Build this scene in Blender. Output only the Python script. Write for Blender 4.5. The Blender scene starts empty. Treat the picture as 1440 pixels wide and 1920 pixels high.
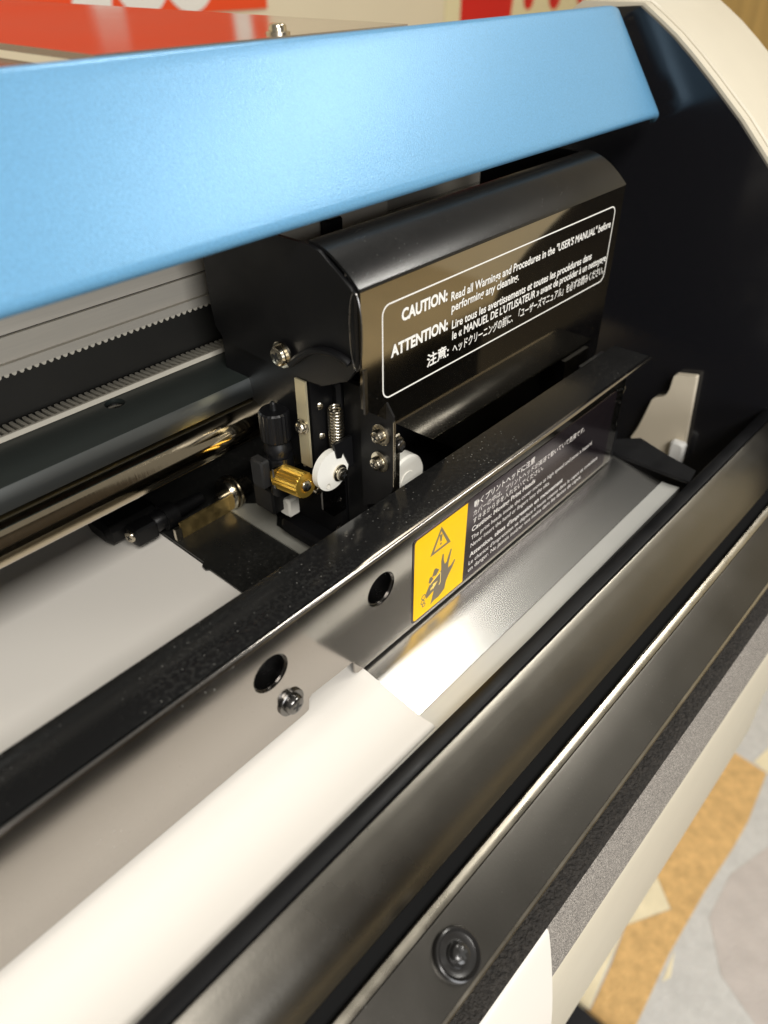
import bpy, math, random
from mathutils import Vector, Matrix
from mathutils.geometry import tessellate_polygon
random.seed(7)
S = bpy.context.scene
COL = S.collection
CAMZ = 1250.0                       # camera height above the floor, mm

# ------------------------------------------------------------------ camera
# axes of the place measured from the photograph's vanishing points
RX = Vector((0.6659721, -0.45349123, 0.59230639))
RY = Vector((-0.74594694, -0.39775277, 0.53418714))
RZ = Vector((-0.00665767, -0.79758287, -0.60317265))
cam_d = bpy.data.cameras.new('camera'); cam = bpy.data.objects.new('camera', cam_d); COL.objects.link(cam)
right = Vector((RX[0], RY[0], RZ[0])); down = Vector((RX[1], RY[1], RZ[1])); fwd = Vector((RX[2], RY[2], RZ[2]))
up = -down; back = -fwd
cam.matrix_world = Matrix(((right.x, up.x, back.x, 0), (right.y, up.y, back.y, 0),
                           (right.z, up.z, back.z, CAMZ / 1000), (0, 0, 0, 1)))
cam_d.sensor_fit = 'HORIZONTAL'; cam_d.sensor_width = 36; cam_d.lens = 36 * 1391 / 1440
cam_d.clip_start = 0.01; cam_d.clip_end = 50
cam_d.dof.use_dof = True; cam_d.dof.focus_distance = 0.315; cam_d.dof.aperture_fstop = 11.5
S.camera = cam
S.cycles.sample_clamp_indirect = 2.5; S.cycles.blur_glossy = 1.0

# ------------------------------------------------------------------ light
w = bpy.data.worlds.new('World'); S.world = w; w.use_nodes = True
bg = w.node_tree.nodes['Background']
bg.inputs[0].default_value = (1.0, 0.95, 0.86, 1); bg.inputs[1].default_value = 0.25

def lamp(name, x, y, z, sx, sy, power, col=(1, 0.97, 0.90)):
    l = bpy.data.lights.new(name, 'AREA'); l.shape = 'RECTANGLE'; l.size = sx / 1000; l.size_y = sy / 1000
    l.energy = power; l.color = col
    o = bpy.data.objects.new(name, l); COL.objects.link(o); o.location = (x / 1000, y / 1000, (z + CAMZ) / 1000)
    return o
lamp('overhead_light', 1380, -850, 1400, 460, 420, 9)
lamp('overhead_light', -700, -1250, 1400, 1100, 700, 76, (1, 0.965, 0.915))  # fill light added to brighten the paper behind the bar
wl = lamp('front_fill_light', -900, -2700, 420, 1700, 1300, 58, (0.97, 0.98, 1.0)); wl.rotation_euler = (math.radians(90), 0, math.radians(-14))  # added fill, set low to reach the beam plates under the lid
lamp('overhead_light', 980, 400, 1400, 380, 170, 7)
lamp('overhead_light', 1800, -560, 1400, 380, 160, 11)

vs = S.view_settings
vs.view_transform = 'Standard'; vs.look = 'None'; vs.exposure = -0.2; vs.gamma = 1.0; vs.use_curve_mapping = False

# ------------------------------------------------------------------ materials
def mat(name, col, rough=0.5, metal=0.0, spec=0.5, noise=0.0, nscale=40, bump=0.0, bscale=400, rvar=0.0,
        coat=0.0, dust=0.0, dust_col=(0.55, 0.54, 0.5), sss=0.0, bdist=0.0004, stretch=None, scol=None):
    m = bpy.data.materials.new(name); m.use_nodes = True
    nt = m.node_tree; N = nt.nodes; L = nt.links
    b = N['Principled BSDF']
    c4 = (*col, 1)
    b.inputs['Base Color'].default_value = c4
    b.inputs['Roughness'].default_value = rough; b.inputs['Metallic'].default_value = metal
    b.inputs['Specular IOR Level'].default_value = spec
    if coat: b.inputs['Coat Weight'].default_value = coat; b.inputs['Coat Roughness'].default_value = 0.08
    tc = N.new('ShaderNodeTexCoord'); vec = tc.outputs['Object']
    if stretch:
        mp = N.new('ShaderNodeMapping'); mp.inputs['Scale'].default_value = stretch
        L.new(vec, mp.inputs[0]); vec = mp.outputs[0]
    base_out = None; rough_out = None
    if noise or rvar:
        n = N.new('ShaderNodeTexNoise'); n.inputs['Scale'].default_value = nscale; n.inputs['Detail'].default_value = 6
        L.new(vec, n.inputs['Vector'])
        if noise:
            r = N.new('ShaderNodeMapRange'); r.inputs[1].default_value = 0.3; r.inputs[2].default_value = 0.7
            r.inputs[3].default_value = 1 - noise; r.inputs[4].default_value = 1 + noise
            L.new(n.outputs['Fac'], r.inputs[0])
            mx = N.new('ShaderNodeMix'); mx.data_type = 'RGBA'; mx.blend_type = 'MULTIPLY'; mx.inputs[0].default_value = 1
            mx.inputs[6].default_value = c4; L.new(r.outputs[0], mx.inputs[7]); base_out = mx.outputs[2]
        if rvar:
            r2 = N.new('ShaderNodeMapRange'); r2.inputs[1].default_value = 0.3; r2.inputs[2].default_value = 0.7
            r2.inputs[3].default_value = max(0.02, rough - rvar); r2.inputs[4].default_value = rough + rvar
            L.new(n.outputs['Fac'], r2.inputs[0]); rough_out = r2.outputs[0]
    if dust:
        # fine specks of lint gathered in patches
        v = N.new('ShaderNodeTexVoronoi'); v.inputs['Scale'].default_value = 520; L.new(tc.outputs['Object'], v.inputs['Vector'])
        p = N.new('ShaderNodeTexNoise'); p.inputs['Scale'].default_value = 22; p.inputs['Detail'].default_value = 4
        L.new(tc.outputs['Object'], p.inputs['Vector'])
        f = N.new('ShaderNodeTexNoise'); f.inputs['Scale'].default_value = 600; f.inputs['Detail'].default_value = 3
        L.new(tc.outputs['Object'], f.inputs['Vector'])
        s1 = N.new('ShaderNodeMapRange'); s1.inputs[1].default_value = 0.16; s1.inputs[2].default_value = 0.08
        s1.inputs[3].default_value = 0; s1.inputs[4].default_value = 1; L.new(v.outputs['Distance'], s1.inputs[0])
        # only some cells carry a speck
        sep = N.new('ShaderNodeSeparateColor'); L.new(v.outputs['Color'], sep.inputs[0])
        gt = N.new('ShaderNodeMath'); gt.operation = 'GREATER_THAN'; gt.inputs[1].default_value = 0.6; L.new(sep.outputs[0], gt.inputs[0])
        pm = N.new('ShaderNodeMapRange'); pm.inputs[1].default_value = 0.40; pm.inputs[2].default_value = 0.72; L.new(p.outputs['Fac'], pm.inputs[0])
        m1 = N.new('ShaderNodeMath'); m1.operation = 'MULTIPLY'; L.new(s1.outputs[0], m1.inputs[0]); L.new(gt.outputs[0], m1.inputs[1])
        m2 = N.new('ShaderNodeMath'); m2.operation = 'MULTIPLY'; L.new(m1.outputs[0], m2.inputs[0]); L.new(pm.outputs[0], m2.inputs[1])
        fm = N.new('ShaderNodeMapRange'); fm.inputs[1].default_value = 0.45; fm.inputs[2].default_value = 0.75; fm.inputs[4].default_value = 0.07
        L.new(f.outputs['Fac'], fm.inputs[0])
        m3 = N.new('ShaderNodeMath'); m3.operation = 'MULTIPLY'; L.new(fm.outputs[0], m3.inputs[0]); L.new(pm.outputs[0], m3.inputs[1])
        ad = N.new('ShaderNodeMath'); ad.operation = 'ADD'; ad.use_clamp = True; L.new(m2.outputs[0], ad.inputs[0]); L.new(m3.outputs[0], ad.inputs[1])
        sc = N.new('ShaderNodeMath'); sc.operation = 'MULTIPLY'; sc.inputs[1].default_value = dust; L.new(ad.outputs[0], sc.inputs[0])
        db = N.new('ShaderNodeBsdfDiffuse'); db.inputs[0].default_value = (*dust_col, 1)
        ms = N.new('ShaderNodeMixShader'); L.new(sc.outputs[0], ms.inputs[0]); L.new(b.outputs[0], ms.inputs[1]); L.new(db.outputs[0], ms.inputs[2])
        L.new(ms.outputs[0], N['Material Output'].inputs[0])
    if base_out: L.new(base_out, b.inputs['Base Color'])
    if rough_out: L.new(rough_out, b.inputs['Roughness'])
    if bump:
        n2 = N.new('ShaderNodeTexNoise'); n2.inputs['Scale'].default_value = bscale; n2.inputs['Detail'].default_value = 3
        L.new(vec, n2.inputs['Vector'])
        bp = N.new('ShaderNodeBump'); bp.inputs['Strength'].default_value = bump; bp.inputs['Distance'].default_value = bdist
        L.new(n2.outputs['Fac'], bp.inputs['Height']); L.new(bp.outputs[0], b.inputs['Normal'])
    return m

M = {}
M['blue'] = mat('blue_metallic_paint', (0.13, 0.34, 0.56), 0.33, 0.2, spec=0.8, noise=0.10, nscale=1300, bump=0.24, bscale=1700, bdist=0.0003)
M['bar'] = mat('polished_black_steel', (0.40, 0.375, 0.35), 0.13, 1.0, rvar=0.03, nscale=30, dust=0.55)
M['cover'] = mat('glossy_black_cover', (0.42, 0.385, 0.32), 0.05, 1.0, rvar=0.015, nscale=20, dust=0.10)
M['cover_satin'] = mat('satin_black_cover_top', (0.008, 0.008, 0.008), 0.22, spec=0.4, rvar=0.04, nscale=25, dust=0.14)
M['bartop'] = mat('black_gloss_paint', (0.012, 0.012, 0.012), 0.16, spec=0.28, dust=0.6, rvar=0.04)
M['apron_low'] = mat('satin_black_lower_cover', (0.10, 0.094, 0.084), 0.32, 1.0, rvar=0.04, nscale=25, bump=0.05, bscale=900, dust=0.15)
M['mat'] = mat('stand_in_black', (0.010, 0.010, 0.010), 1.0, spec=0.0)  # for the added floor sheet and the groove, black put in for dark reflections
M['dark_screen'] = mat('added_dark_screen', (0.035, 0.028, 0.022), 0.8)  # for the added screen that darkens the front cover's reflection
M['ridge'] = mat('lit_cover_edge', (0.50, 0.46, 0.38), 0.30, 1.0, rvar=0.06, nscale=80)  # paler metal, the ceiling's reflection is put into the edge colour
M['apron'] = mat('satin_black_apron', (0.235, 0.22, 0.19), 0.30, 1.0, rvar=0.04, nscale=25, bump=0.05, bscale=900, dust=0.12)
M['black'] = mat('black_plastic', (0.005, 0.005, 0.0055), 0.42, spec=0.32, rvar=0.08, nscale=60, bump=0.05, bscale=700)
M['black_dust'] = mat('black_steel_platen', (0.012, 0.012, 0.011), 0.3, dust=0.5, rvar=0.06)
M['wallblack'] = mat('glossy_black_side_panel', (0.010, 0.010, 0.012), 0.16, spec=0.5, rvar=0.04, nscale=12, bump=0.06, bscale=14, bdist=0.002)
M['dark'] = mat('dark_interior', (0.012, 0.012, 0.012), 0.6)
M['cream'] = mat('cream_plastic', (0.63, 0.575, 0.455), 0.42, noise=0.015, bump=0.06, bscale=1500)
M['paper'] = mat('white_media', (0.76, 0.725, 0.665), 0.6, noise=0.015, nscale=8, bump=0.03, bscale=90, spec=0.15)
M['tray'] = mat('brushed_tray_metal', (0.60, 0.59, 0.56), 0.27, 1.0)
M['traylip'] = mat('bright_tray_lip', (0.66, 0.66, 0.62), 0.42, 0.55, rvar=0.03)
M['plate'] = mat('grey_beam_plate', (0.62, 0.575, 0.49), 0.45, 0.3, noise=0.04, stretch=(2, 60, 60), nscale=20)
M['rail'] = mat('dark_rail', (0.022, 0.027, 0.025), 0.38, spec=0.32, rvar=0.06, nscale=30)
M['railface'] = mat('rail_ground_edge', (0.34, 0.36, 0.35), 0.28, 1.0)
M['chrome'] = mat('ground_shaft', (0.62, 0.53, 0.38), 0.10, 1.0, rvar=0.03, nscale=60, bump=0.03, bscale=60, stretch=(30, 2, 2))
M['belt'] = mat('light_belt', (0.66, 0.61, 0.50), 0.6, bump=0.1)
M['beltgap'] = mat('dark_beam_face', (0.045, 0.043, 0.038), 0.42, 0.5, noise=0.06)
M['steel'] = mat('zinc_steel', (0.66, 0.60, 0.48), 0.22, 1.0, rvar=0.06, nscale=300)
M['steel_dark'] = mat('blackened_screw', (0.16, 0.155, 0.15), 0.24, 1.0, rvar=0.05, nscale=300)
M['brass'] = mat('brass', (0.78, 0.58, 0.24), 0.42, 1.0, rvar=0.07, nscale=200, noise=0.08)
M['palebrass'] = mat('pale_brass_sheet', (0.74, 0.66, 0.44), 0.42, 0.7, rvar=0.08, nscale=200)
M['gold'] = mat('gold_anodised', (0.85, 0.55, 0.10), 0.30, 0.9)
M['band'] = mat('matt_steel_band', (0.55, 0.54, 0.47), 0.42, 0.6, noise=0.06, nscale=150)
M['white'] = mat('white_nylon', (0.88, 0.86, 0.78), 0.38, sss=0.1)
M['ink_white'] = mat('white_print', (0.85, 0.84, 0.80), 0.5)
M['ink_grey'] = mat('grey_label_print', (0.78, 0.74, 0.70), 0.5)
M['label_black'] = mat('label_film', (0.085, 0.066, 0.078), 0.16, 0.9, rvar=0.03)
M['yellow'] = mat('yellow_label', (0.92, 0.53, 0.0), 0.40, spec=0.3, noise=0.02)
M['pict'] = mat('pictogram_grey', (0.16, 0.13, 0.09), 0.4)
M['pict_y'] = mat('pictogram_yellow', (0.90, 0.66, 0.16), 0.4)
M['washer'] = mat('black_nylon_washer', (0.022, 0.021, 0.02), 0.2, rvar=0.05)
M['grit'] = None
M['rose'] = mat('glossy_top_plate', (0.62, 0.55, 0.49), 0.16, 0.95, rvar=0.03, nscale=10)
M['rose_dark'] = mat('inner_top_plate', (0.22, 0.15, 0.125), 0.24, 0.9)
M['wall'] = mat('cream_wall', (0.80, 0.72, 0.54), 0.8, noise=0.03, nscale=3)
M['red'] = mat('orange_red_banner', (0.86, 0.075, 0.012), 0.5)
M['red2'] = mat('red_poster_ink', (0.72, 0.012, 0.012), 0.5)
M['postercream'] = mat('cream_poster', (0.85, 0.78, 0.50), 0.5)
M['wood'] = mat('tan_wood', (0.52, 0.36, 0.13), 0.5, noise=0.15, nscale=6, stretch=(8, 8, 0.6))
M['floor'] = mat('pale_floor', (0.62, 0.51, 0.32), 0.55, noise=0.08, nscale=5)
M['rug_orange'] = mat('orange_rug', (0.68, 0.44, 0.18), 0.95, noise=0.16, nscale=70, bump=0.8, bscale=260, bdist=0.004)
M['rug_grey'] = mat('grey_rug', (0.56, 0.56, 0.54), 0.9, noise=0.07, nscale=60, bump=0.5, bscale=200, bdist=0.003)
M['rug_cream'] = mat('cream_rug', (0.80, 0.72, 0.50), 0.9, noise=0.08, nscale=40, bump=0.4, bscale=200, bdist=0.003)
M['rug_mauve'] = mat('mauve_rug', (0.52, 0.48, 0.45), 0.9, noise=0.07, nscale=30, bump=0.5, bscale=200, bdist=0.003)
M['foam'] = mat('beige_plastic', (0.70, 0.62, 0.48), 0.5, noise=0.03)
M['fuzz'] = mat('dusty_ledge', (0.022, 0.019, 0.016), 0.9, noise=0.5, nscale=500, bump=1.0, bscale=700, bdist=0.002)

def grit_mat():
    m = bpy.data.materials.new('speckled_grit'); m.use_nodes = True; N = m.node_tree.nodes; L = m.node_tree.links
    b = N['Principled BSDF']; b.inputs['Roughness'].default_value = 0.7
    tc = N.new('ShaderNodeTexCoord')
    n = N.new('ShaderNodeTexNoise'); n.inputs['Scale'].default_value = 1900; n.inputs['Detail'].default_value = 2
    L.new(tc.outputs['Object'], n.inputs['Vector'])
    r = N.new('ShaderNodeValToRGB'); r.color_ramp.elements[0].position = 0.40; r.color_ramp.elements[0].color = (0.09, 0.082, 0.076, 1)
    r.color_ramp.elements[1].position = 0.66; r.color_ramp.elements[1].color = (0.52, 0.48, 0.43, 1)
    L.new(n.outputs['Fac'], r.inputs[0]); L.new(r.outputs[0], b.inputs['Base Color'])
    bp = N.new('ShaderNodeBump'); bp.inputs['Strength'].default_value = 0.6; bp.inputs['Distance'].default_value = 0.0006
    L.new(n.outputs['Fac'], bp.inputs['Height']); L.new(bp.outputs[0], b.inputs['Normal'])
    return m
M['grit'] = grit_mat()

# ------------------------------------------------------------------ mesh builder (all in mm, camera at 0,0,0; z up)
class MB:
    def __init__(s): s.v = []; s.f = []
    def add(s, vs, fs):
        o = len(s.v); s.v += [tuple(v) for v in vs]; s.f += [tuple(i + o for i in f) for f in fs]; return s
    def box(s, x0, x1, y0, y1, z0, z1):
        vs = [(x, y, z) for x in (x0, x1) for y in (y0, y1) for z in (z0, z1)]
        return s.add(vs, [(0, 1, 3, 2), (4, 6, 7, 5), (0, 4, 5, 1), (2, 3, 7, 6), (0, 2, 6, 4), (1, 5, 7, 3)])
    def bbox(s, x0, x1, y0, y1, z0, z1, b=0.6):
        # box with chamfered vertical-profile edges (chamfer round the X axis) and chamfered ends
        p = [(y0 + b, z0), (y1 - b, z0), (y1, z0 + b), (y1, z1 - b), (y1 - b, z1), (y0 + b, z1), (y0, z1 - b), (y0, z0 + b)]
        c = ((y0 + y1) / 2, (z0 + z1) / 2)
        def sc(p): return [(q[0] + (b if q[0] < c[0] else -b) * .99, q[1] + (b if q[1] < c[1] else -b) * .99) for q in p]
        rings = [(x0, sc(p)), (x0 + b, p), (x1 - b, p), (x1, sc(p))]
        vs = [(x, y, z) for x, r in rings for y, z in r]; fs = []
        for k in range(3):
            for i in range(8):
                j = (i + 1) % 8; fs.append((k * 8 + i, k * 8 + j, k * 8 + 8 + j, k * 8 + 8 + i))
        fs.append(tuple(range(7, -1, -1))); fs.append(tuple(24 + i for i in range(8)))
        return s.add(vs, fs)
    def sheet(s, prof, t, x0, x1, nx=1):
        # polyline in (y,z) given a thickness t to its right-hand side, extruded along X
        n = len(prof); off = []
        for i in range(n):
            a = Vector(prof[max(i - 1, 0)]); b = Vector(prof[min(i + 1, n - 1)])
            d = (b - a).normalized(); nn = Vector((d.y, -d.x))
            off.append((prof[i][0] + nn.x * t, prof[i][1] + nn.y * t))
        loop = list(prof) + off[::-1]
        return s.prism_x(loop, x0, x1, nx)
    def prism_x(s, loop, x0, x1, nx=1):
        m = len(loop); xs = [x0 + (x1 - x0) * k / nx for k in range(nx + 1)]
        vs = [(x, y, z) for x in xs for (y, z) in loop]; fs = []
        for k in range(nx):
            for i in range(m):
                j = (i + 1) % m; fs.append((k * m + i, k * m + j, (k + 1) * m + j, (k + 1) * m + i))
        tri = tessellate_polygon([[Vector((y, z, 0)) for y, z in loop]])
        for t in tri:
            fs.append(tuple(t)); fs.append(tuple(nx * m + q for q in t[::-1]))
        return s.add(vs, fs)
    def shape(s, outer, holes, frame, t):
        # 2-D outline with holes in a frame (origin,u,v,n), thickness t along -n
        o, u, v, n = [Vector(q) for q in frame]
        loops = [outer] + list(holes); flat = [p for l in loops for p in l]; m = len(flat)
        P = [o + u * a + v * b for a, b in flat]
        vs = [tuple(p) for p in P] + [tuple(p - n * t) for p in P]; fs = []
        for tr in tessellate_polygon([[Vector((a, b, 0)) for a, b in l] for l in loops]):
            fs.append(tuple(tr)); fs.append(tuple(q + m for q in tr[::-1]))
        k = 0
        for l in loops:
            for i in range(len(l)):
                a = k + i; b = k + (i + 1) % len(l); fs.append((a, b, b + m, a + m))
            k += len(l)
        return s.add(vs, fs)
    def lathe(s, p, axis, prof, n=24, flute=0, fd=0.0, frange=None):
        # prof: list of (distance along axis, radius)
        a = Vector(axis).normalized(); q = Vector((0, 0, 1)) if abs(a.z) < 0.9 else Vector((1, 0, 0))
        u = a.cross(q).normalized(); v = a.cross(u); p = Vector(p); vs = []; fs = []
        for h, r in prof:
            for i in range(n):
                th = 2 * math.pi * i / n; rr = r
                if flute and frange and frange[0] <= h <= frange[1]: rr = r - fd * (0.5 if i % 2 else 0) * 2
                vs.append(tuple(p + a * h + u * (rr * math.cos(th)) + v * (rr * math.sin(th))))
        for k in range(len(prof) - 1):
            for i in range(n):
                j = (i + 1) % n; fs.append((k * n + i, k * n + j, (k + 1) * n + j, (k + 1) * n + i))
        fs.append(tuple(range(n - 1, -1, -1))); fs.append(tuple((len(prof) - 1) * n + i for i in range(n)))
        return s.add(vs, fs)
    def tube(s, pts, r, n=8, closed=False):
        pts = [Vector(p) for p in pts]; m = len(pts); vs = []; fs = []
        ref = None
        for i in range(m):
            a = pts[(i - 1) % m] if closed or i else pts[0]; b = pts[(i + 1) % m] if closed or i < m - 1 else pts[-1]
            d = (b - a).normalized()
            if ref is None: ref = d.orthogonal().normalized()
            u = (ref - d * ref.dot(d)).normalized(); ref = u; v = d.cross(u)
            for k in range(n):
                th = 2 * math.pi * k / n; vs.append(tuple(pts[i] + u * r * math.cos(th) + v * r * math.sin(th)))
        for i in range(m if closed else m - 1):
            i2 = (i + 1) % m
            for k in range(n):
                k2 = (k + 1) % n; fs.append((i * n + k, i * n + k2, i2 * n + k2, i2 * n + k))
        if not closed: fs.append(tuple(range(n - 1, -1, -1))); fs.append(tuple((m - 1) * n + k for k in range(n)))
        return s.add(vs, fs)
    def yaw(s, k=0.013):
        s.v = [(x, y - k * (x - 110), z) for x, y, z in s.v]; return s
    def build(s, name, material, parent=None, smooth=35, origin=None):
        root = parent
        while root is not None and root.parent is not None: root = root.parent
        if root is not None: og = Vector(root['_o'])
        else: og = Vector(origin) if origin is not None else Vector((sum(v[0] for v in s.v) / len(s.v), sum(v[1] for v in s.v) / len(s.v), min(v[2] for v in s.v)))
        me = bpy.data.meshes.new(name)
        me.from_pydata([((v[0] - og.x) / 1000, (v[1] - og.y) / 1000, (v[2] - og.z) / 1000) for v in s.v], [], s.f)
        import bmesh
        bm = bmesh.new(); bm.from_mesh(me); bmesh.ops.recalc_face_normals(bm, faces=bm.faces); bm.to_mesh(me); bm.free()
        me.materials.append(M[material])
        if smooth:
            me.polygons.foreach_set('use_smooth', [True] * len(me.polygons)); me.set_sharp_from_angle(angle=math.radians(smooth))
        o = bpy.data.objects.new(name, me); COL.objects.link(o)
        if parent is not None: o.parent = parent
        else: o.location = (og.x / 1000, og.y / 1000, (og.z + CAMZ) / 1000); o['_o'] = tuple(og)
        return o

def tag(o, label=None, cat=None, group=None, kind=None):
    if label: o['label'] = label
    if cat: o['category'] = cat
    if group: o['group'] = group
    if kind: o['kind'] = kind
    return o
def thing(name, label, cat, og):
    o = bpy.data.objects.new(name, None); COL.objects.link(o)
    o.location = (og[0] / 1000, og[1] / 1000, (og[2] + CAMZ) / 1000); o['_o'] = tuple(og); o.empty_display_size = 0.02
    return tag(o, label, cat)

def arc(cx, cy, r, a0, a1, n):
    return [(cx + r * math.cos(math.radians(a0 + (a1 - a0) * i / n)), cy + r * math.sin(math.radians(a0 + (a1 - a0) * i / n))) for i in range(n + 1)]
def circle(cx, cy, r, n=32): return arc(cx, cy, r, 0, 360, n)[:-1]
def rrect(x0, x1, y0, y1, r, n=6):
    return arc(x1 - r, y1 - r, r, 0, 90, n) + arc(x0 + r, y1 - r, r, 90, 180, n) + arc(x0 + r, y0 + r, r, 180, 270, n) + arc(x1 - r, y0 + r, r, 270, 360, n)

FRONT = lambda y: ((0, y, 0), (1, 0, 0), (0, 0, 1), (0, -1, 0))          # 2-D = (x, z), facing the front
LEFTF = lambda x: ((x, 0, 0), (0, 1, 0), (0, 0, 1), (-1, 0, 0))          # 2-D = (y, z), facing left
TOPF = lambda z: ((0, 0, z), (1, 0, 0), (0, 1, 0), (0, 0, 1))            # 2-D = (x, y), facing up

def text_mesh(mb, body, x0, x1, zb, cap, y, bold=0.0):
    c = bpy.data.curves.new('txt', 'FONT'); c.body = body; c.size = 1; c.offset = bold; c.resolution_u = 3
    o = bpy.data.objects.new('txt', c); COL.objects.link(o)
    bpy.context.view_layer.update()
    me = o.evaluated_get(bpy.context.evaluated_depsgraph_get()).to_mesh()
    vs = [tuple(v.co) for v in me.vertices]; fs = [tuple(p.vertices) for p in me.polygons]
    if vs:
        a = min(v[0] for v in vs); b = max(v[0] for v in vs)
        sx = (x1 - x0) / (b - a); sz = cap / 0.73
        mb.add([(x0 + (v[0] - a) * sx, y, zb + v[1] * sz) for v in vs], fs)
    bpy.data.objects.remove(o); bpy.data.curves.remove(c)

def screw(mb_name, p, axis, r, h, material, parent, washer=None, cross=True):
    """pan-head screw; axis points out of the surface"""
    a = Vector(axis).normalized(); p = Vector(p)
    b = MB()
    o0 = 0.0
    if washer:
        wr, wt = washer; w_ = MB(); w_.lathe(p, a, [(0, wr), (wt * .8, wr), (wt, wr - .25)], 28)
        o0 = wt
    b.lathe(p + a * (o0 + .01), a, [(0, r), (h * .55, r), (h * .85, r * .86), (h, r * .55)], 28)
    ob = b.build(mb_name, material, parent)
    if washer: w_.build('washer', material, ob)
    if cross:
        u = a.orthogonal().normalized(); v = a.cross(u); q = p + a * (o0 + h + .03)
        k = MB(); L_, W_ = r * .52, r * .13
        pts = [(W_, W_), (L_, W_), (L_, -W_), (W_, -W_), (W_, -L_), (-W_, -L_), (-W_, -W_), (-L_, -W_), (-L_, W_), (-W_, W_), (-W_, L_), (W_, L_)]
        ca, sa = math.cos(.5), math.sin(.5); pts = [(x * ca - y * sa, x * sa + y * ca) for x, y in pts]
        k.shape(pts, [], (q, u, v, a), .25); k.build('cross_slot', 'dark', ob)
    return ob

def smooth3(p, k=5):
    out = []; P_ = [Vector(q) for q in p]
    for i in range(len(P_) - 1):
        a, b_, c, d_ = P_[max(i - 1, 0)], P_[i], P_[i + 1], P_[min(i + 2, len(P_) - 1)]
        for j in range(k):
            t = j / k; out.append(0.5 * ((2 * b_) + (c - a) * t + (2 * a - 5 * b_ + 4 * c - d_) * t * t + (3 * b_ - a - 3 * c + d_) * t ** 3))
    return out + [P_[-1]]
XL, XR = -620, 460

# ================================================================== setting
fl = MB().box(-4000, 4200, -4000, 2600, -1262, -1252).build('floor', 'floor'); tag(fl, kind='structure')
fm_ = MB().box(-600, 2800, -1420, -430, -1252, -1246).build('added_dark_sheet', 'mat', None); tag(fm_, kind='structure')  # unseen sheet, added so the carriage cover mirrors something dark
bw = MB().box(-3000, 4200, 1500, 1600, -1252, 1600).build('back_wall', 'wall'); tag(bw, kind='structure')
fw = MB().box(60, 950, -1850, -1750, -1252, 1500).build('added_dark_screen', 'dark_screen'); tag(fw, kind='structure')  # unseen screen, added to darken the left of the front cover's reflection
sw = MB().box(2900, 3000, -3000, 1500, -1252, 1600).build('side_wall', 'wall'); tag(sw, kind='structure')

# rug on the floor to the right of the printer
rug = thing('patchwork_rug', 'patchwork floor rug of orange, grey and cream pieces right of the printer', 'rug', (900, 0, -1252))
MB().box(300, 1900, -420, 420, -1251.5, -1246).build('rug_backing', 'rug_grey', rug)
def patch(pts, m, h=3): MB().shape(pts, [], TOPF(-1246 + h * .3), h * .3 - .01).build('rug_patch', m, rug)
patch([(300, 62), (490, 64), (655, 83), (780, 96), (870, 110), (974, 128), (1400, 150), (1400, 300), (300, 300)], 'rug_cream', 2)
patch([(1096, 113), (1089, 13), (969, 3), (899, 4), (798, 10), (667, 12), (545, 6), (400, 0), (400, 55), (495, 63), (594, 72), (660, 82), (732, 39), (780, 94), (866, 109), (974, 127)], 'rug_orange', 5)
patch([(661, 82.5), (732, 41), (778.5, 93.5)], 'rug_cream', 4)
patch([(1328, 148), (1460, 140), (1400, 105), (1151, 32), (1100, 54), (1104, 114)], 'rug_grey', 3.4)
patch([(1400, 100), (1500, 60), (1091, 9), (1098, 40), (1150, 30)], 'rug_cream', 4)
patch([(1100, -120), (1000, -60), (853, -11), (761, -12), (690, -60), (640, -160), (640, -330), (1000, -330)], 'rug_mauve', 3)
patch([(676, 8), (637, -4), (622, 3)], 'rug_cream', 3)

# ---- things on the walls
bn = thing('wall_banner', 'orange red banner with white lettering on the cream back wall', 'banner', (950, 1495, -100))
MB().shape([(200, -98), (1290, -98), (1290, 520), (200, 520)], [], FRONT(1494), 4).build('banner_cloth', 'red', bn)
lt = MB()
for x in (980, 1090):
    lt.shape(arc(x, -35, 62, 200, 340, 14) + arc(x, -35, 34, 340, 200, 14), [], FRONT(1492.5), 1)
lt.shape([(820, -98), (905, -98), (940, 60), (880, 60)], [], FRONT(1492.5), 1)
lt.shape([(1180, -70), (1225, -70), (1250, 200), (1205, 200)], [], FRONT(1492.5), 1)
lt.build('lettering', 'ink_white', bn)
po = thing('wall_poster', 'red and cream poster high on the cream wall above the blue lid', 'poster', (2250, 1495, -250))
MB().shape([(1925, -250), (2720, -250), (2720, 500), (1925, 500)], [], FRONT(1494), 5).build('poster_sheet', 'postercream', po)
d = MB(); d.shape([(1990, -205)] + [(2010 + 220 * t / 8, -190 + 28 * math.sin(t * 2.1)) for t in range(9)] + [(2260, 0), (2260, 480), (1990, 480)], [], FRONT(1492), 1)
d.build('red_field', 'red2', po)
for (x, z, r) in ((2330, -120, 26), (2400, -95, 20), (2480, -118, 34), (2570, -100, 24), (2640, -125, 20)):
    MB().shape(circle(x, z, r, 20), [], FRONT(1492), 1).build('red_dot', 'red2', po)
dr = thing('wooden_door', 'tan wooden door at the far right edge behind the cream cover', 'door', (2895, 900, -1252))
MB().box(2880, 2896, 480, 1130, -1250, 760).build('door_leaf', 'wood', dr)
MB().box(2872, 2898, 1135, 1200, -1250, 820).build('door_frame', 'wood', dr)

# ================================================================== printer
PR = thing('large_format_printer', 'large black and cream inkjet printer with raised blue lid', 'printer', (0, 180, -1252))
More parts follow.
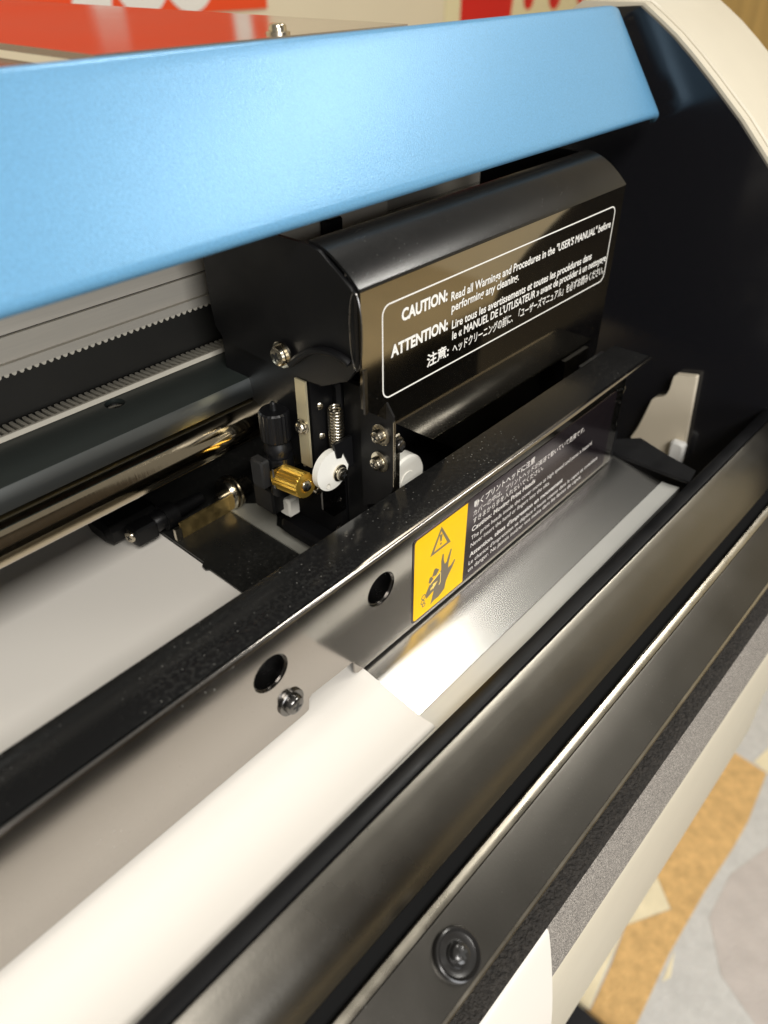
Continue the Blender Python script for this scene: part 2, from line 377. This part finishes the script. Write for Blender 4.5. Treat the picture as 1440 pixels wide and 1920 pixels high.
# -- blue lid: sloping face, rounded right end, folded edges
lid_y0, lid_z0, lid_y1, lid_z1 = 190.0, -70.3, 224.0, -23.4
ln = Vector((0, -(lid_z1 - lid_z0), (lid_y1 - lid_y0))).normalized()
def lidpt(x, t, dep=0.0):
    return (x - 0, lid_y0 + (lid_y1 - lid_y0) * t - ln.y * dep, lid_z0 + (lid_z1 - lid_z0) * t - ln.z * dep)
b = MB()
ts = [(-0.02, 5.0), (-0.035, 2.2), (-0.02, 0.7), (0.0, 0.12), (0.03, 0)] + [(t / 10, 0) for t in range(1, 10)] + [(0.97, 0), (0.995, 0.2), (1.012, 1.2), (1.015, 3), (1.01, 7)]
xs = [(XL, 0), (-300, 0), (0, 0), (200, 0), (400, 0), (426, 0), (432, .4), (437, 1.4), (442, 3.0), (445.5, 5.0), (448.5, 8.0)]
vs = []; fs = []
for x, dx in xs:
    for t, dt in ts: vs.append(lidpt(x, t, dx + dt))
nt_ = len(ts)
for i in range(len(xs) - 1):
    for j in range(nt_ - 1):
        if i == len(xs) - 2 and ts[j][0] >= 0.1 and ts[j][0] < 0.3: continue      # notch in the end flange
        fs.append((i * nt_ + j, (i + 1) * nt_ + j, (i + 1) * nt_ + j + 1, i * nt_ + j + 1))
b.add(vs, fs); lid = b.build('lid', 'blue', PR, 50)
so = lid.modifiers.new('thickness', 'SOLIDIFY'); so.thickness = 0.0012; so.offset = -1
MB().box(434, 444, 204, 209, -66, -61).build('hinge_pin', 'steel', PR)
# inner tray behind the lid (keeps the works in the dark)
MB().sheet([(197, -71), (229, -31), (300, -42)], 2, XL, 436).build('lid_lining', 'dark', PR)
# top plates behind the lid
MB().box(129, 267, 226, 700, -25, -23).build('top_plate', 'rose', PR)
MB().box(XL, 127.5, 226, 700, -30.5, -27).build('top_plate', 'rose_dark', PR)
screw('screw', (206.7, 235, -23), (0, 0, 1), 3.2, 2.4, 'steel', PR, washer=(4.4, .8), cross=False)
MB().box(XL, XR - 3, 330, 420, -300, -60).build('rear_housing', 'cream', PR)

# -- right end: glossy black inner panel and cream outer cover
edge = [(222, -24.7), (211, -31.3), (199.7, -38.4), (188, -47), (175.7, -56.7), (154, -74.5), (133.7, -93.7), (112, -114), (88, -139), (64, -168), (44, -199), (33, -232), (30, -262), (33, -310)]
BK = [(420, -70), (330, -62), (290, -48), (258, -27)]
inner = BK + edge + [(34, -345), (420, -345)]
MB().shape(inner, [], LEFTF(XR - 2), 3).build('inner_side_panel', 'wallblack', PR)
def offs(pr, d):
    out = []
    for i, p in enumerate(pr):
        a = Vector(pr[max(i - 1, 0)]); c = Vector(pr[min(i + 1, len(pr) - 1)]); t = (c - a).normalized(); n = Vector((t.y, -t.x))
        if n.x > 0 or n.y < -.5: n = -n
        out.append((p[0] + n.x * d, p[1] + n.y * d))
    return out
BK2 = [(420, -67), (331, -59), (291, -45), (259, -23.4)]
e1 = offs(edge, 1.6); e2 = offs(edge, 2.6)
b = MB().prism_x(BK2 + e1 + [(33, -490), (420, -640)], XR + 1.2, XR + 8)
b.build('cover_trim', 'cream', PR)
e0 = offs(edge, 0.4)
b = MB().prism_x(BK2 + e0 + [(33, -490), (420, -640)], XR + 8, XR + 9); b.build('cover_seam', 'cream', PR)
loop = lambda d: BK2 + offs(edge, d) + [(33, -490), (420, -640)]
b = MB(); n_ = len(loop(1)); rings = [(XR + 9, loop(1.8)), (XR + 10, loop(2.8)), (XR + 90, loop(3.4)), (XR + 97, loop(1.5)), (XR + 101, loop(-3))]
vs = [(x, y, z) for x, l in rings for y, z in l]; fs = []
for k in range(len(rings) - 1):
    for i in range(n_): fs.append((k * n_ + i, k * n_ + (i + 1) % n_, (k + 1) * n_ + (i + 1) % n_, (k + 1) * n_ + i))
for tr in tessellate_polygon([[Vector((y, z, 0)) for y, z in rings[0][1]]]): fs.append(tuple(tr))
for tr in tessellate_polygon([[Vector((y, z, 0)) for y, z in rings[-1][1]]]): fs.append(tuple((len(rings) - 1) * n_ + q for q in tr))
b.add(vs, fs); b.build('end_cover', 'cream', PR, 40)
# beige capping block showing low on the inner panel
b = MB().shape([(138.4, -218.9), (139.4, -218.4), (151.4, -221.0), (152.4, -222.2), (153.0, -232), (154.2, -236), (156.5, -238.6), (161, -240.6), (163, -243), (166, -258), (168.4, -268), (171.5, -276), (167, -282), (133.5, -282)], [], LEFTF(452), 5); b.build('capping_station', 'foam', PR)
MB().bbox(446, 452, 132, 142, -281, -264, 1.5).build('capping_tab', 'ink_white', PR)

# -- beam, belts, rail and shaft
MB().box(XL, XR - 3, 300, 304, -156, -60).build('beam_back', 'dark', PR)
MB().sheet([(284, -98), (281, -109), (279.5, -111.4), (279.2, -113)], -1.5, XL, XR - 3).build('beam_trim', 'plate', PR)
MB().box(XL, XR - 3, 277.5, 279, -127, -113.2).build('belt_guard', 'plate', PR)
bt = MB().box(XL, XR - 3, 275.5, 277.4, -126.2, -122.5).build('drive_belt', 'plate', PR)
b = MB(); x = 60.0
while x < 455:
    b.shape([(x, -126.1), (x + .4, -127.1), (x + .9, -127.5), (x + 1.4, -127.5), (x + 1.9, -127.1), (x + 2.3, -126.1)], [], FRONT(275.6), 1.7); x += 3.0
tag(b.build('belt_teeth', 'belt', bt, 0), kind='stuff')
MB().box(XL, XR - 3, 279.2, 299.9, -150, -127.2).build('beam_face', 'beltgap', PR)
rk = MB().box(XL, XR - 3, 267.2, 268.4, -147, -144.8).build('rack_strip', 'belt', PR)
b = MB(); x = 60.0
while x < 455:
    b.add([(x, 268.4, -146.9), (x + 1.25, 268.4, -146.9), (x + 1.25, 277.5, -146.9), (x, 277.5, -146.9),
           (x, 268.4, -144.9), (x + 1.25, 268.4, -144.9), (x + 1.25, 277.5, -145.6), (x, 277.5, -145.6)],
          [(0, 1, 2, 3), (4, 7, 6, 5), (0, 4, 5, 1), (1, 5, 6, 2), (2, 6, 7, 3), (3, 7, 4, 0)]); x += 2.7
tag(b.build('rack_teeth', 'belt', rk, 0), kind='stuff')
MB().shape([(XL, 239), (457, 239), (457, 279), (XL, 279)], [circle(126.8, 262.5, 4.2)[::-1]], TOPF(-147.2), 4).build('rail', 'rail', PR)
MB().lathe((126.8, 262.5, -150), (0, 0, 1), [(0, 4.0), (1, 4.0), (1.6, 2.8)], 20).build('rail_bolt', 'steel_dark', PR)
MB().sheet([(238.9, -147.4), (238.3, -148.6), (237.6, -152.2), (237.4, -156)], -2.0, XL, 400).build('rail_edge', 'railface', PR)
MB().lathe((XL, 240, -166.5), (1, 0, 0), [(0, 9.6), (1073, 9.6)], 64).build('guide_shaft', 'chrome', PR)
MB().box(XL, XR - 3, 322, 328, -236, -156).build('lower_beam', 'dark', PR)

# -- platen
MB().box(XL, 368, 146, 330, -242, -236.2).build('platen', 'black_dust', PR)
b = MB()
# -- guard bar across the front of the platen
MB().sheet([(163, -178.4), (163, -177.2), (162.6, -176.9), (142.2, -176.9)], -1.0, XL, 374).build('guard_bar_top', 'bartop', PR, 40)
bend = [(142.15, -176.9), (141.3, -176.9)] + [(141.3 + 1.3 * math.cos(math.radians(a)), -178.2 + 1.3 * math.sin(math.radians(a))) for a in (112, 135, 158, 180)]
b.sheet(bend, -1.0, XL, 374, 1)
face = [(XL, -178.2), (345, -178.2), (345, -229.5), (139, -229), (137.2, -227.6), (137.2, -220.6), (114.6, -219.6), (113, -221), (112.4, -226.4), (110, -227), (XL, -227)]
b.shape(face, [circle(153.3, -193.9, 7.6)[::-1], circle(97.8, -193.5, 7.6)[::-1]], FRONT(140), 1.0)
bar = b.build('guard_bar', 'bar', PR, 40)
for cx in (153.3, 97.8):
    b = MB(); rim = [(7.55, 0.5), (7.55, 7)]; n = 32; vs = []; fs = []
    for r, dy in ((7.5, .3), (7.5, 8), (6.9, 8), (6.9, .3)):
        vs += [(cx + r * math.cos(2 * math.pi * i / n), 140.8 + dy, -193.7 + r * math.sin(2 * math.pi * i / n)) for i in range(n)]
    for k in range(4):
        for i in range(n): fs.append((k * n + i, k * n + (i + 1) % n, ((k + 1) % 4) * n + (i + 1) % n, ((k + 1) % 4) * n + i))
    b.add(vs, fs); b.build('hole_bush', 'steel_dark', bar)
MB().box(XL, 340, 150.5, 152, -228, -182).build('bar_stiffener', 'dark', PR)
screw('screw', (104.4, 139.9, -214.3), (0, -1, 0), 3.9, 2.6, 'steel_dark', PR, washer=(5.6, 1.0))
for (x, z) in ((352, -203), (364, -196)):
    screw('screw', (x, 151, z), (0, -1, 0), 3.2, 2.2, 'steel', PR, washer=(4.2, .8))
MB().box(341, 366, 152, 166, -228, -178.5).build('bar_bracket', 'black', PR)

# -- warning label on the bar
yl = 139.72
lab = MB().shape(rrect(171.8, 336, -227.2, -182, 1.6), [], FRONT(yl), .22).build('warning_label', 'label_black', PR)
MB().shape(arc(174.6, -184.6, 1.9, 90, 180, 5) + arc(174.2, -224.8, 1.6, 180, 270, 5) + [(207, -226.6), (207, -182.7)], [], FRONT(yl - .06), .055).build('yellow_field', 'yellow', lab)
yp = yl - .09
b = MB()
tri = [(189.4, -184.6), (182.6, -196.6), (196.2, -196.6)]
tin = [(189.4, -187.0), (185.0, -195.4), (193.8, -195.4)]
b.shape(tri, [tin[::-1]], FRONT(yp), .02)
b.shape([(188.5, -188.7), (190.3, -188.7), (189.9, -192.3), (188.9, -192.3)], [], FRONT(yp), .02)
b.shape(circle(189.4, -193.6, .62, 12), [], FRONT(yp), .02)
# hand caught against a roller block
hand = [(184.0, -224.2), (186.6, -215.4), (186.4, -213.4), (190.6, -208.6), (190.5, -206.2), (190.3, -203.8), (191.0, -200.4), (191.9, -200.4), (192.0, -203.8), (192.9, -206.8),
        (194.2, -206.4), (195.3, -203.4), (196.6, -200.8), (197.4, -201.2), (196.6, -204.4), (195.6, -208.0), (195.5, -210.6),
        (197.4, -210.4), (199.6, -208.6), (200.5, -209.1), (198.4, -212.3), (196.0, -215.0), (194.4, -217.6), (193.6, -221.4), (189.6, -223.4), (186.6, -223.2)]
b.shape(hand, [], FRONT(yp), .02)
b.shape([(184.4, -208.6), (185.8, -205.4), (186.8, -205.2), (189.2, -207.4), (187.2, -209.4)], [], FRONT(yp), .02)
b.shape([(182.2, -210.6), (182.8, -208.2), (184.0, -208.0), (185.4, -210.0), (183.6, -211.6)], [], FRONT(yp), .02)
b.shape([(180.8, -215.2), (183.0, -211.9), (189.6, -209.4), (190.2, -209.8), (190.2, -215.2), (189.4, -216.2), (181.2, -218.6), (180.7, -218)], [], FRONT(yp - .03), .02)
for cx, cz, r in ((179.2, -216.4, 1.5), (178.6, -218.9, 1.3), (179.4, -221.0, 1.2)):
    b.shape(circle(cx, cz, r, 14), [circle(cx, cz, r - .5, 14)[::-1]], FRONT(yp), .02)
b.build('pictogram', 'pict', lab, 0)
b = MB(); yq = yp - .06
blk = [(183.0, -211.9), (189.6, -209.4), (190.2, -209.8), (190.2, -215.2), (189.4, -216.2)]
b.tube([(x, yq, z) for x, z in blk], .16, 5)
b.shape([(183.6, -214.6), (185.2, -214.0), (185.2, -213.0), (188.4, -213.2), (185.2, -216.2), (185.2, -215.3), (183.6, -215.8)], [], FRONT(yq), .02)
b.build('pictogram_outline', 'pict_y', lab, 0)
b = MB(); yt = yl - .1
for body, x0, x1, zb, cap, bo in (
    ('動くプリントヘッドに注意', 211.5, 258.5, -187.8, 2.9, .012),
    ('カバーの中は、プリントヘッドが高速で動いていて危険です。', 211.5, 305, -192.2, 2.6, 0),
    ('すきまから手を入れないでください。', 211.7, 267.5, -196.4, 2.6, 0),
    ('Caution: Moving Print Heads', 211.4, 261.5, -200.7, 2.7, .018),
    ('The print heads inside the cover move at high speed and pose a hazard.', 211.4, 317, -205.4, 2.5, 0),
    ('Never insert the hand or fingers into the slits.', 211.4, 276.5, -209.6, 2.5, 0),
    ("Attention, têtes d'impression en mouvement", 211.2, 290, -215.1, 2.7, .018),
    ("Le chariot d'impression se déplace à haute vitesse dans le capot et constitue", 211.0, 327, -219.6, 2.5, 0),
    ('un danger. Ne jamais insérer vos mains dans les fentes du capot.', 211.0, 311, -223.6, 2.5, 0)):
    text_mesh(b, body, x0, x1, zb, cap, yt, bo)
b.build('lettering', 'ink_grey', lab, 0)

# -- tray in front of the bar
tr_p = [(165, -231.5), (150, -231.2), (141, -230.6), (134, -231.6), (124, -233.3), (111.6, -235.3)]
MB().sheet(tr_p, -1.2, XL, 353).build('tray', 'tray', PR)
MB().sheet([(111.3, -235.2), (107, -235.0), (101.2, -234.4), (100.6, -240)], -1.2, XL, 353).build('tray_lip', 'traylip', PR)
MB().shape([(353.3, 97), (353.3, 150), (366, 149), (378, 137.5), (371, 118), (366, 99)], [], TOPF(-229.0), 2).build('tray_end_plate', 'black', PR)
MB().box(341, 353, 142, 150, -231, -215).build('tray_stop', 'black', PR)

# -- rounded black front cover
gk = [(101.0, -244), (100.2, -229.4), (99.6, -228.0), (98.6, -227.4), (94.6, -227.0), (93.2, -227.4), (92.9, -228.6)]
up_ = [(92.9, -231), (92.7, -228.5), (92.3, -228.0), (91.5, -228.3), (89, -230.0), (86, -232.0), (83, -234.2), (80.6, -236.4), (78.4, -239.2), (76.4, -242.8), (74.7, -247), (73.4, -251.6)]
gv = [(73.3, -252), (72.4, -255), (71.2, -259.0), (70.6, -261.5)]
rg = [(70.0, -262), (69.5, -258.9), (69.0, -258.7), (67.9, -259.0), (66.6, -259.6), (65.9, -260.2)]
fc2 = [(65.8, -260.4), (65.6, -260.9), (64.6, -261.3), (55.5, -266.0), (46.9, -270.45)]
lp = [(46.8, -270.5), (45.9, -271.2), (45.6, -272.0), (45.8, -273.0), (47, -273.6), (52, -274)]
FC_X1 = 457.5
MB().sheet(gk, -1.2, XL, FC_X1, 1).yaw().build('cover_gasket', 'black', PR, 30)
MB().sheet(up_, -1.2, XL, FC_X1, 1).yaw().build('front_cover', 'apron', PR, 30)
MB().sheet(gv, -2.0, XL, FC_X1, 1).yaw().build('cover_groove', 'mat', PR, 30)  # separate black strip, the dark reflection is put into its colour
MB().sheet(rg, -1.0, XL, FC_X1, 1).yaw().build('cover_ridge', 'ridge', PR, 30)
MB().sheet(lp, -1.0, XL, FC_X1, 1).yaw().build('cover_lip', 'ridge', PR, 30)
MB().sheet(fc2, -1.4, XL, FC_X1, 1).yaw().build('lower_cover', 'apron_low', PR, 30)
nb = Vector((0, -4.6, 9.0)).normalized()
p0 = Vector((95.3, 55.2, -265.95))
w_ = screw('cover_screw', p0, nb, 3.6, 5.0, 'washer', PR, cross=True)
b = MB(); b.lathe(p0, nb, [(0, 8.6), (1.2, 8.6), (2.2, 8.2), (2.5, 7.6), (1.3, 6.6), (0.9, 5.0), (1.0, 4.2), (2.4, 3.8)], 40); b.build('washer', 'washer', w_)
# -- recess, gritty strip and cream panel under the cover
MB().box(XL, 457.5, 53, 58, -306, -275).yaw().build('recess_back', 'dark', PR)
MB().sheet([(53, -303), (46, -303.2), (43.2, -305), (43.4, -307)], -3, XL, 457.5).yaw().build('recess_ledge', 'fuzz', PR)
MB().sheet([(44.6, -308), (43.4, -312), (37.9, -352), (37.7, -355)], -3, XL, 457.5).yaw().build('grit_strip', 'grit', PR)
MB().sheet([(37.8, -355.6), (37.2, -357), (36.6, -372), (36.4, -374), (33.8, -490), (35, -493), (60, -494)], -3, XL, 457.5).yaw().build('front_panel', 'cream', PR)
MB().box(XL, 556, 64, 330, -640, -346).build('lower_body', 'cream', PR)
for x in (-520, 420):
    MB().box(x, x + 70, 140, 260, -1200, -640).build('stand_leg', 'wallblack', PR)
    MB().bbox(x - 10, x + 80, -60, 480, -1252, -1200, 8).build('stand_foot', 'wallblack', PR)
MB().box(-450, 420, 190, 215, -1000, -940).build('stand_stretcher', 'wallblack', PR)

# ================================================================== paper
pp = [(329, -235.6), (300, -235.5), (200, -235.4), (165, -231.0), (150, -230.6), (141, -229.9), (134, -230.9), (124, -232.6), (111.6, -234.5), (104.5, -234.2), (102.6, -236.2), (101.8, -246), (99, -262),
      (92, -284), (80, -300), (64, -308), (54, -309), (46.5, -309.2), (43.4, -309.9), (42.3, -311.6), (41.2, -316), (38.4, -330), (34.6, -352), (30.5, -383), (27.5, -430), (26.5, -520), (27, -620)]
def smooth_path(p, k=3):
    out = []
    for i in range(len(p) - 1):
        a = Vector(p[max(i - 1, 0)]); b_ = Vector(p[i]); c = Vector(p[i + 1]); d_ = Vector(p[min(i + 2, len(p) - 1)])
        for j in range(k):
            t = j / k
            q = 0.5 * ((2 * b_) + (c - a) * t + (2 * a - 5 * b_ + 4 * c - d_) * t * t + (3 * b_ - a - 3 * c + d_) * t ** 3)
            out.append((q.x, q.y))
    out.append(tuple(p[-1])); return out
pa = MB().sheet(smooth_path(pp), .12, XL, 142.5).build('paper_sheet', 'paper', None, 60)
tag(pa, 'wide white print media running under the bar and out over the front', 'paper')

# ================================================================== media clamp at the paper's edge
MC = thing('media_clamp', 'thin black media clamp plate with brass lip at the edge of the white paper', 'clamp', (160, 240, -235))
MB().shape([(142.8, 282), (142.8, 246), (140.4, 244), (140.0, 241), (141.4, 239.5), (141.4, 168), (190, 168), (190, 282)], [], TOPF(-233.9), .9).build('clamp_plate', 'black_dust', MC)
MB().box(147, 178, 268, 269.2, -233.8, -224.5).build('brass_lip', 'brass', MC)
MB().box(143.4, 147, 267.5, 269.5, -233.8, -226.5).build('lip_end', 'steel', MC)
MB().shape([(177.2, 272), (177.0, 212), (184.2, 212), (184.2, 240), (190, 246), (190, 262), (186, 266), (186, 272)], [], TOPF(-232.9), .9).build('steel_band', 'band', MC)
MB().shape([(187.5, 226), (187.5, 206), (190, 206), (190, 222), (193, 224), (193, 208), (196, 208), (196, 228), (191, 231)], [], TOPF(-230.5), 1.0).build('steel_fork', 'band', MC)

# pinch roller and its arm, left of the carriage
PI_ = thing('pinch_roller', 'grooved steel pinch roller with black arm under the shaft', 'roller', (150, 285, -235))
MB().lathe((172, 271, -225), (1, 0, 0), [(0, 2.6), (5, 2.6), (5, 8.4), (6.6, 9.0), (6.6, 7.4), (7.8, 7.4), (7.8, 9.4), (9.4, 9.4), (9.4, 7.8), (10.6, 7.8), (10.6, 9.0), (12, 8.6), (12, 4.6), (20, 4.6), (20.6, 4.0)], 32).build('roller', 'steel', PI_)
MB().lathe((138, 279, -225), (1, 0, 0), [(0, 4.5), (1, 5.2), (6, 5.2), (6, 6.6), (13, 6.6), (13, 4), (30, 3)], 24).build('arm_barrel', 'black', PI_)
MB().bbox(118, 148, 286, 308, -233, -222, 2.5).build('arm_block', 'black', PI_)
MB().bbox(126, 139, 274, 284, -231, -221, 1.2).build('arm_clip', 'black', PI_)
screw('arm_screw', (126.3, 278.5, -225), (-1, -.3, 0), 3.2, 2.2, 'steel', PI_, cross=True)

# ================================================================== print carriage
CA = thing('print_carriage', 'glossy black print head carriage with white caution text on its cover', 'carriage', (270, 210, -232))
b = MB()
X0, X1 = 177.4, 368
b.shape([(X0, -92.6), (X0, -137.4), (232, -179), (266, -205), (X1, -205), (X1, -92.6)], [], FRONT(170), 1.2)
cov = b.build('cover', 'cover', CA, 50)
bz = [(170.6 * (1 - t) ** 2 + 2 * 181.5 * t * (1 - t) + 192 * t * t, -91.4 * (1 - t) ** 2 - 2 * 80.9 * t * (1 - t) - 79.6 * t * t) for t in [i / 14 for i in range(15)]]
MB().sheet([(170, -92.5), (170.1, -91.9)] + bz + [(194, -79.6)], 1.2, X0, X1).build('cover_top', 'cover_satin', CA, 60)
MB().shape([(171.4, -93), (171.4, -121), (176, -127), (190, -133.8), (205, -134.2), (244.4, -132.4), (250, -131.4), (254, -127.5), (255.6, -117), (256, -80), (192, -80.6), (187.5, -81.6), (173, -91)], [], LEFTF(175.6), 1.6).build('side_plate', 'black', CA)
MB().shape([(171.4, -93), (171.4, -180), (256, -180), (256, -80), (192, -80.6), (187.5, -81.6), (173, -91)], [], LEFTF(366.2), 1.6).build('side_plate', 'black', CA)
MB().tube([(174.6, 166.8 + 3.2 + 3.0 * math.cos(a) * (1 if True else 0), -106 + 14.5 * math.sin(a)) for a in [2 * math.pi * i / 40 for i in range(40)]], .28, 6, True).build('cover_hem', 'steel_dark', CA)
MB().box(175.5, 177.0, 167.2, 168.2, -138, -120).build('cover_pin', 'steel_dark', CA)
MB().box(178, 366, 200, 254, -176, -120).build('carriage_frame', 'black', CA)
MB().tube(smooth3([(174.2, 206, -129), (174.0, 200, -124), (173.8, 192, -119), (174, 184, -117), (174.4, 177, -117.5), (175, 174, -119)]), 1.5, 10).build('ink_tube', 'black', CA)
screw('screw', (174.0, 209.8, -126), (-1, 0, 0), 4.2, 2.6, 'steel', CA, washer=(5.4, 1.0))
# printed caution panel
b = MB(); b.shape(rrect(188.2, 361.2, -138.2, -100.4, 4.2), [rrect(188.75, 360.65, -137.65, -100.95, 3.7)[::-1]], FRONT(169.9), .06)
b.build('caution_frame', 'ink_white', cov, 0)
b = MB(); yt = 169.88
for body, x0, x1, zb, cap, bo in (
    ('CAUTION:', 199, 226.5, -109.4, 4.7, .038),
    ('Read all Warnings and Procedures in the "USER\'S MANUAL" before', 229, 358.5, -110.5, 3.7, .018),
    ('performing any cleaning.', 229.6, 277.6, -115.2, 3.7, .018),
    ('ATTENTION:', 193, 227.6, -121.8, 4.7, .038),
    ('Lire tous les avertissements et toutes les procédures dans', 230.4, 343.5, -122.6, 3.7, .018),
    ("le « MANUEL DE L'UTLISATEUR » avant de procéder à un nettoyage", 231, 359.8, -127.5, 3.7, .018),
    ('注意:', 214.8, 229, -133.6, 4.4, .02),
    ('ヘッドクリーニングの前に、「ユーザーズマニュアル」を必ずお読みください。', 231.7, 359.2, -133.7, 3.6, .010)):
    text_mesh(b, body, x0, x1, zb, cap, yt, bo)
b.build('caution_print', 'ink_white', cov, 0)
# inside the open top
b = MB(); ser = []
for i in range(14): ser += [(203 + i * 4.6, -88.5 - .9 * i * .1), (205.3 + i * 4.6, -86.8 - .9 * i * .1)]
b.shape([(200, -119), (268, -119), (268, -90)] + ser[::-1] + [(200, -88)], [], FRONT(238), 1.2); b.build('inner_bracket', 'plate', CA)
MB().bbox(224, 233, 232, 237.5, -119, -90, .8).build('inner_post', 'black', CA)
# body under the cover
MB().bbox(190, 360, 196, 250, -224, -140, 1.5).build('head_block', 'black', CA)
MB().bbox(192, 212, 182, 196, -222, -138, 1.0).build('side_block', 'black', CA)
MB().bbox(196, 226, 176, 230, -231, -214, 2.0).build('head_base', 'black', CA)
MB().bbox(180, 196, 196, 232, -230, -222, 1.8).build('sensor_block', 'black', CA)
MB().shape([(166.2, -145), (166.2, -178), (170, -188), (184, -196), (184, -137), (172, -137)], [], LEFTF(190.2), 1.0).build('front_plate', 'black', CA)
MB().box(190.0, 191.3, 165.9, 166.15, -178, -147).build('plate_edge', 'steel', CA)
screw('screw', (190.1, 172.4, -155), (-1, 0, 0), 3.0, 3.4, 'steel', CA, washer=(4.7, .8))
screw('screw', (190.1, 173.2, -168.2), (-1, 0, 0), 3.0, 3.4, 'steel', CA, washer=(4.7, .8))
screw('screw', (197.5, 170.5, -162.6), (0, -1, 0), 3.0, 2.2, 'steel_dark', CA, washer=(3.8, .7))
MB().bbox(192, 200, 170.6, 176, -196, -158, .6).build('roller_bracket', 'steel', CA)
MB().lathe((212, 180, -190.5), (0, -1, 0), [(-3, 12), (2, 12), (3, 11.2), (3.2, 4.5), (3.6, 4.4)], 40).build('white_roller', 'white', CA)
# cam disc with screw
cd = MB().shape(circle(179.8, -175.6, 9.3, 48), [circle(176.6, -182.0, 1.3, 14)[::-1]], FRONT(191), 3.0).build('cam_disc', 'white', CA)
screw('screw', (183.4, 190.9, -178.3), (0, -1, 0), 2.9, 2.4, 'steel', CA, washer=(3.9, .7))
MB().shape([(180.4, -163), (191, -163), (191.5, -178), (189.4, -178), (186.4, -171.2), (185.6, -168.8), (184.4, -171.0), (181.8, -170.2)], [], FRONT(190.2), 1.5).build('cam_latch', 'black', CA)
# sheet bracket, spring and its screws
b = MB(); b.box(175.6, 176.6, 200, 206, -176, -135.5); b.box(176.6, 182.8, 205, 206, -160, -136.5); b.box(176.6, 182.6, 205, 206, -178, -162)
b.build('spring_bracket', 'palebrass', CA)
screw('screw', (175.5, 203, -156.5), (-1, 0, 0), 2.7, 2.2, 'steel', CA, washer=(3.4, .6))
b = MB(); b.tube([(187.6 + 3.0 * math.cos(t * .42), 196 + 3.0 * math.sin(t * .42), -150.5 - t * .098) for t in range(200)], .62, 6); b.build('spring', 'steel', CA, 60)
MB().bbox(180, 192, 204, 214, -150, -138, .8).build('spring_post', 'black', CA)
MB().lathe((188, 196, -172), (0, 0, -1), [(0, 2.4), (3, 2.4), (5, 1), (6, .8)], 16).build('spring_hook', 'steel', CA)
for z in (-149, -163.5): screw('spring_nut', (183.2, 201, z), (-.5, -1, 0), 1.8, 1.6, 'steel', CA, cross=False)
MB().shape([(176, -178), (176, -196), (182, -203), (190, -203), (190, -188), (186, -186), (184, -180)], [circle(186, -196, 1.6, 14)[::-1]], FRONT(194.5), 1.0).build('cam_mount', 'steel_dark', CA)
MB().shape([(183.4, -140), (183.4, -166), (186, -170), (188.4, -166), (188.4, -146), (192, -143), (192, -138)], [], FRONT(203), .8).build('spring_plate', 'black', CA)
MB().lathe((176, 204, -186), (0, -1, 0), [(0, 2.2), (8, 2.2), (8.4, 1.6)], 18).build('stop_pin', 'steel', CA)
MB().shape([(164, -176), (170, -176), (170, -181), (181, -181), (181, -186), (164, -186)], [], FRONT(211), 1.2).build('holder_plate', 'steel_dark', CA)
screw('screw', (186.6, 195.8, -213), (0, -1, .2), 2.2, 1.6, 'steel_dark', CA, cross=False)
MB().shape([(204, 176), (214, 176), (214, 171), (222, 171), (222, 182), (204, 182)], [], TOPF(-208), 5).build('wiper_guard', 'black', CA)
# cutter holder: knurled black cap, collar, body and gold thumb screw
b = MB(); b.lathe((173, 218, -195), (0, 0, 1), [(0, 5.0), (8, 5.0), (8, 6.4), (20, 6.4), (20, 5.2), (22, 5.2), (22.2, 6.0), (24, 6.2), (26, 5.4), (27, 5.0), (27.6, 5.4)], 32); b.build('cutter_holder', 'black', CA)
kn = MB(); kn.lathe((173, 218, -167.4), (0, 0, 1), [(0, 6.0), (.8, 6.6), (13.4, 6.6), (14.2, 5.8), (14.3, 1.6), (17.2, 1.2), (18, .6)], 44, 1, .35, (.5, 13.6)); kn.build('cutter_cap', 'black', CA, 20)
MB().bbox(161.5, 166.5, 216, 224, -188, -174, .8).build('holder_clamp', 'dark', CA)
b = MB(); b.lathe((169.2, 217, -183.2), (-.03, -1, .16), [(0, 3.6), (4, 3.6), (4, 5.2), (4.6, 5.7), (20.4, 5.7), (21.0, 5.2), (21.0, 3.1), (20.6, 3.0)], 44, 1, .6, (4.4, 20.8)); ts_ = b.build('thumb_screw', 'gold', CA, 0)
screw('thumb_screw_tip', (168.6, 196.4, -179.9), (-.03, -1, .16), 2.5, 1.4, 'steel', CA)
MB().bbox(170, 184, 222, 236, -210, -196, 1.0).build('holder_foot', 'black', CA)
MB().bbox(176, 183, 218, 226, -213, -203, 1.0).build('holder_pad', 'white', CA)

for o in list(S.objects):
    if '_o' in o: del o['_o']
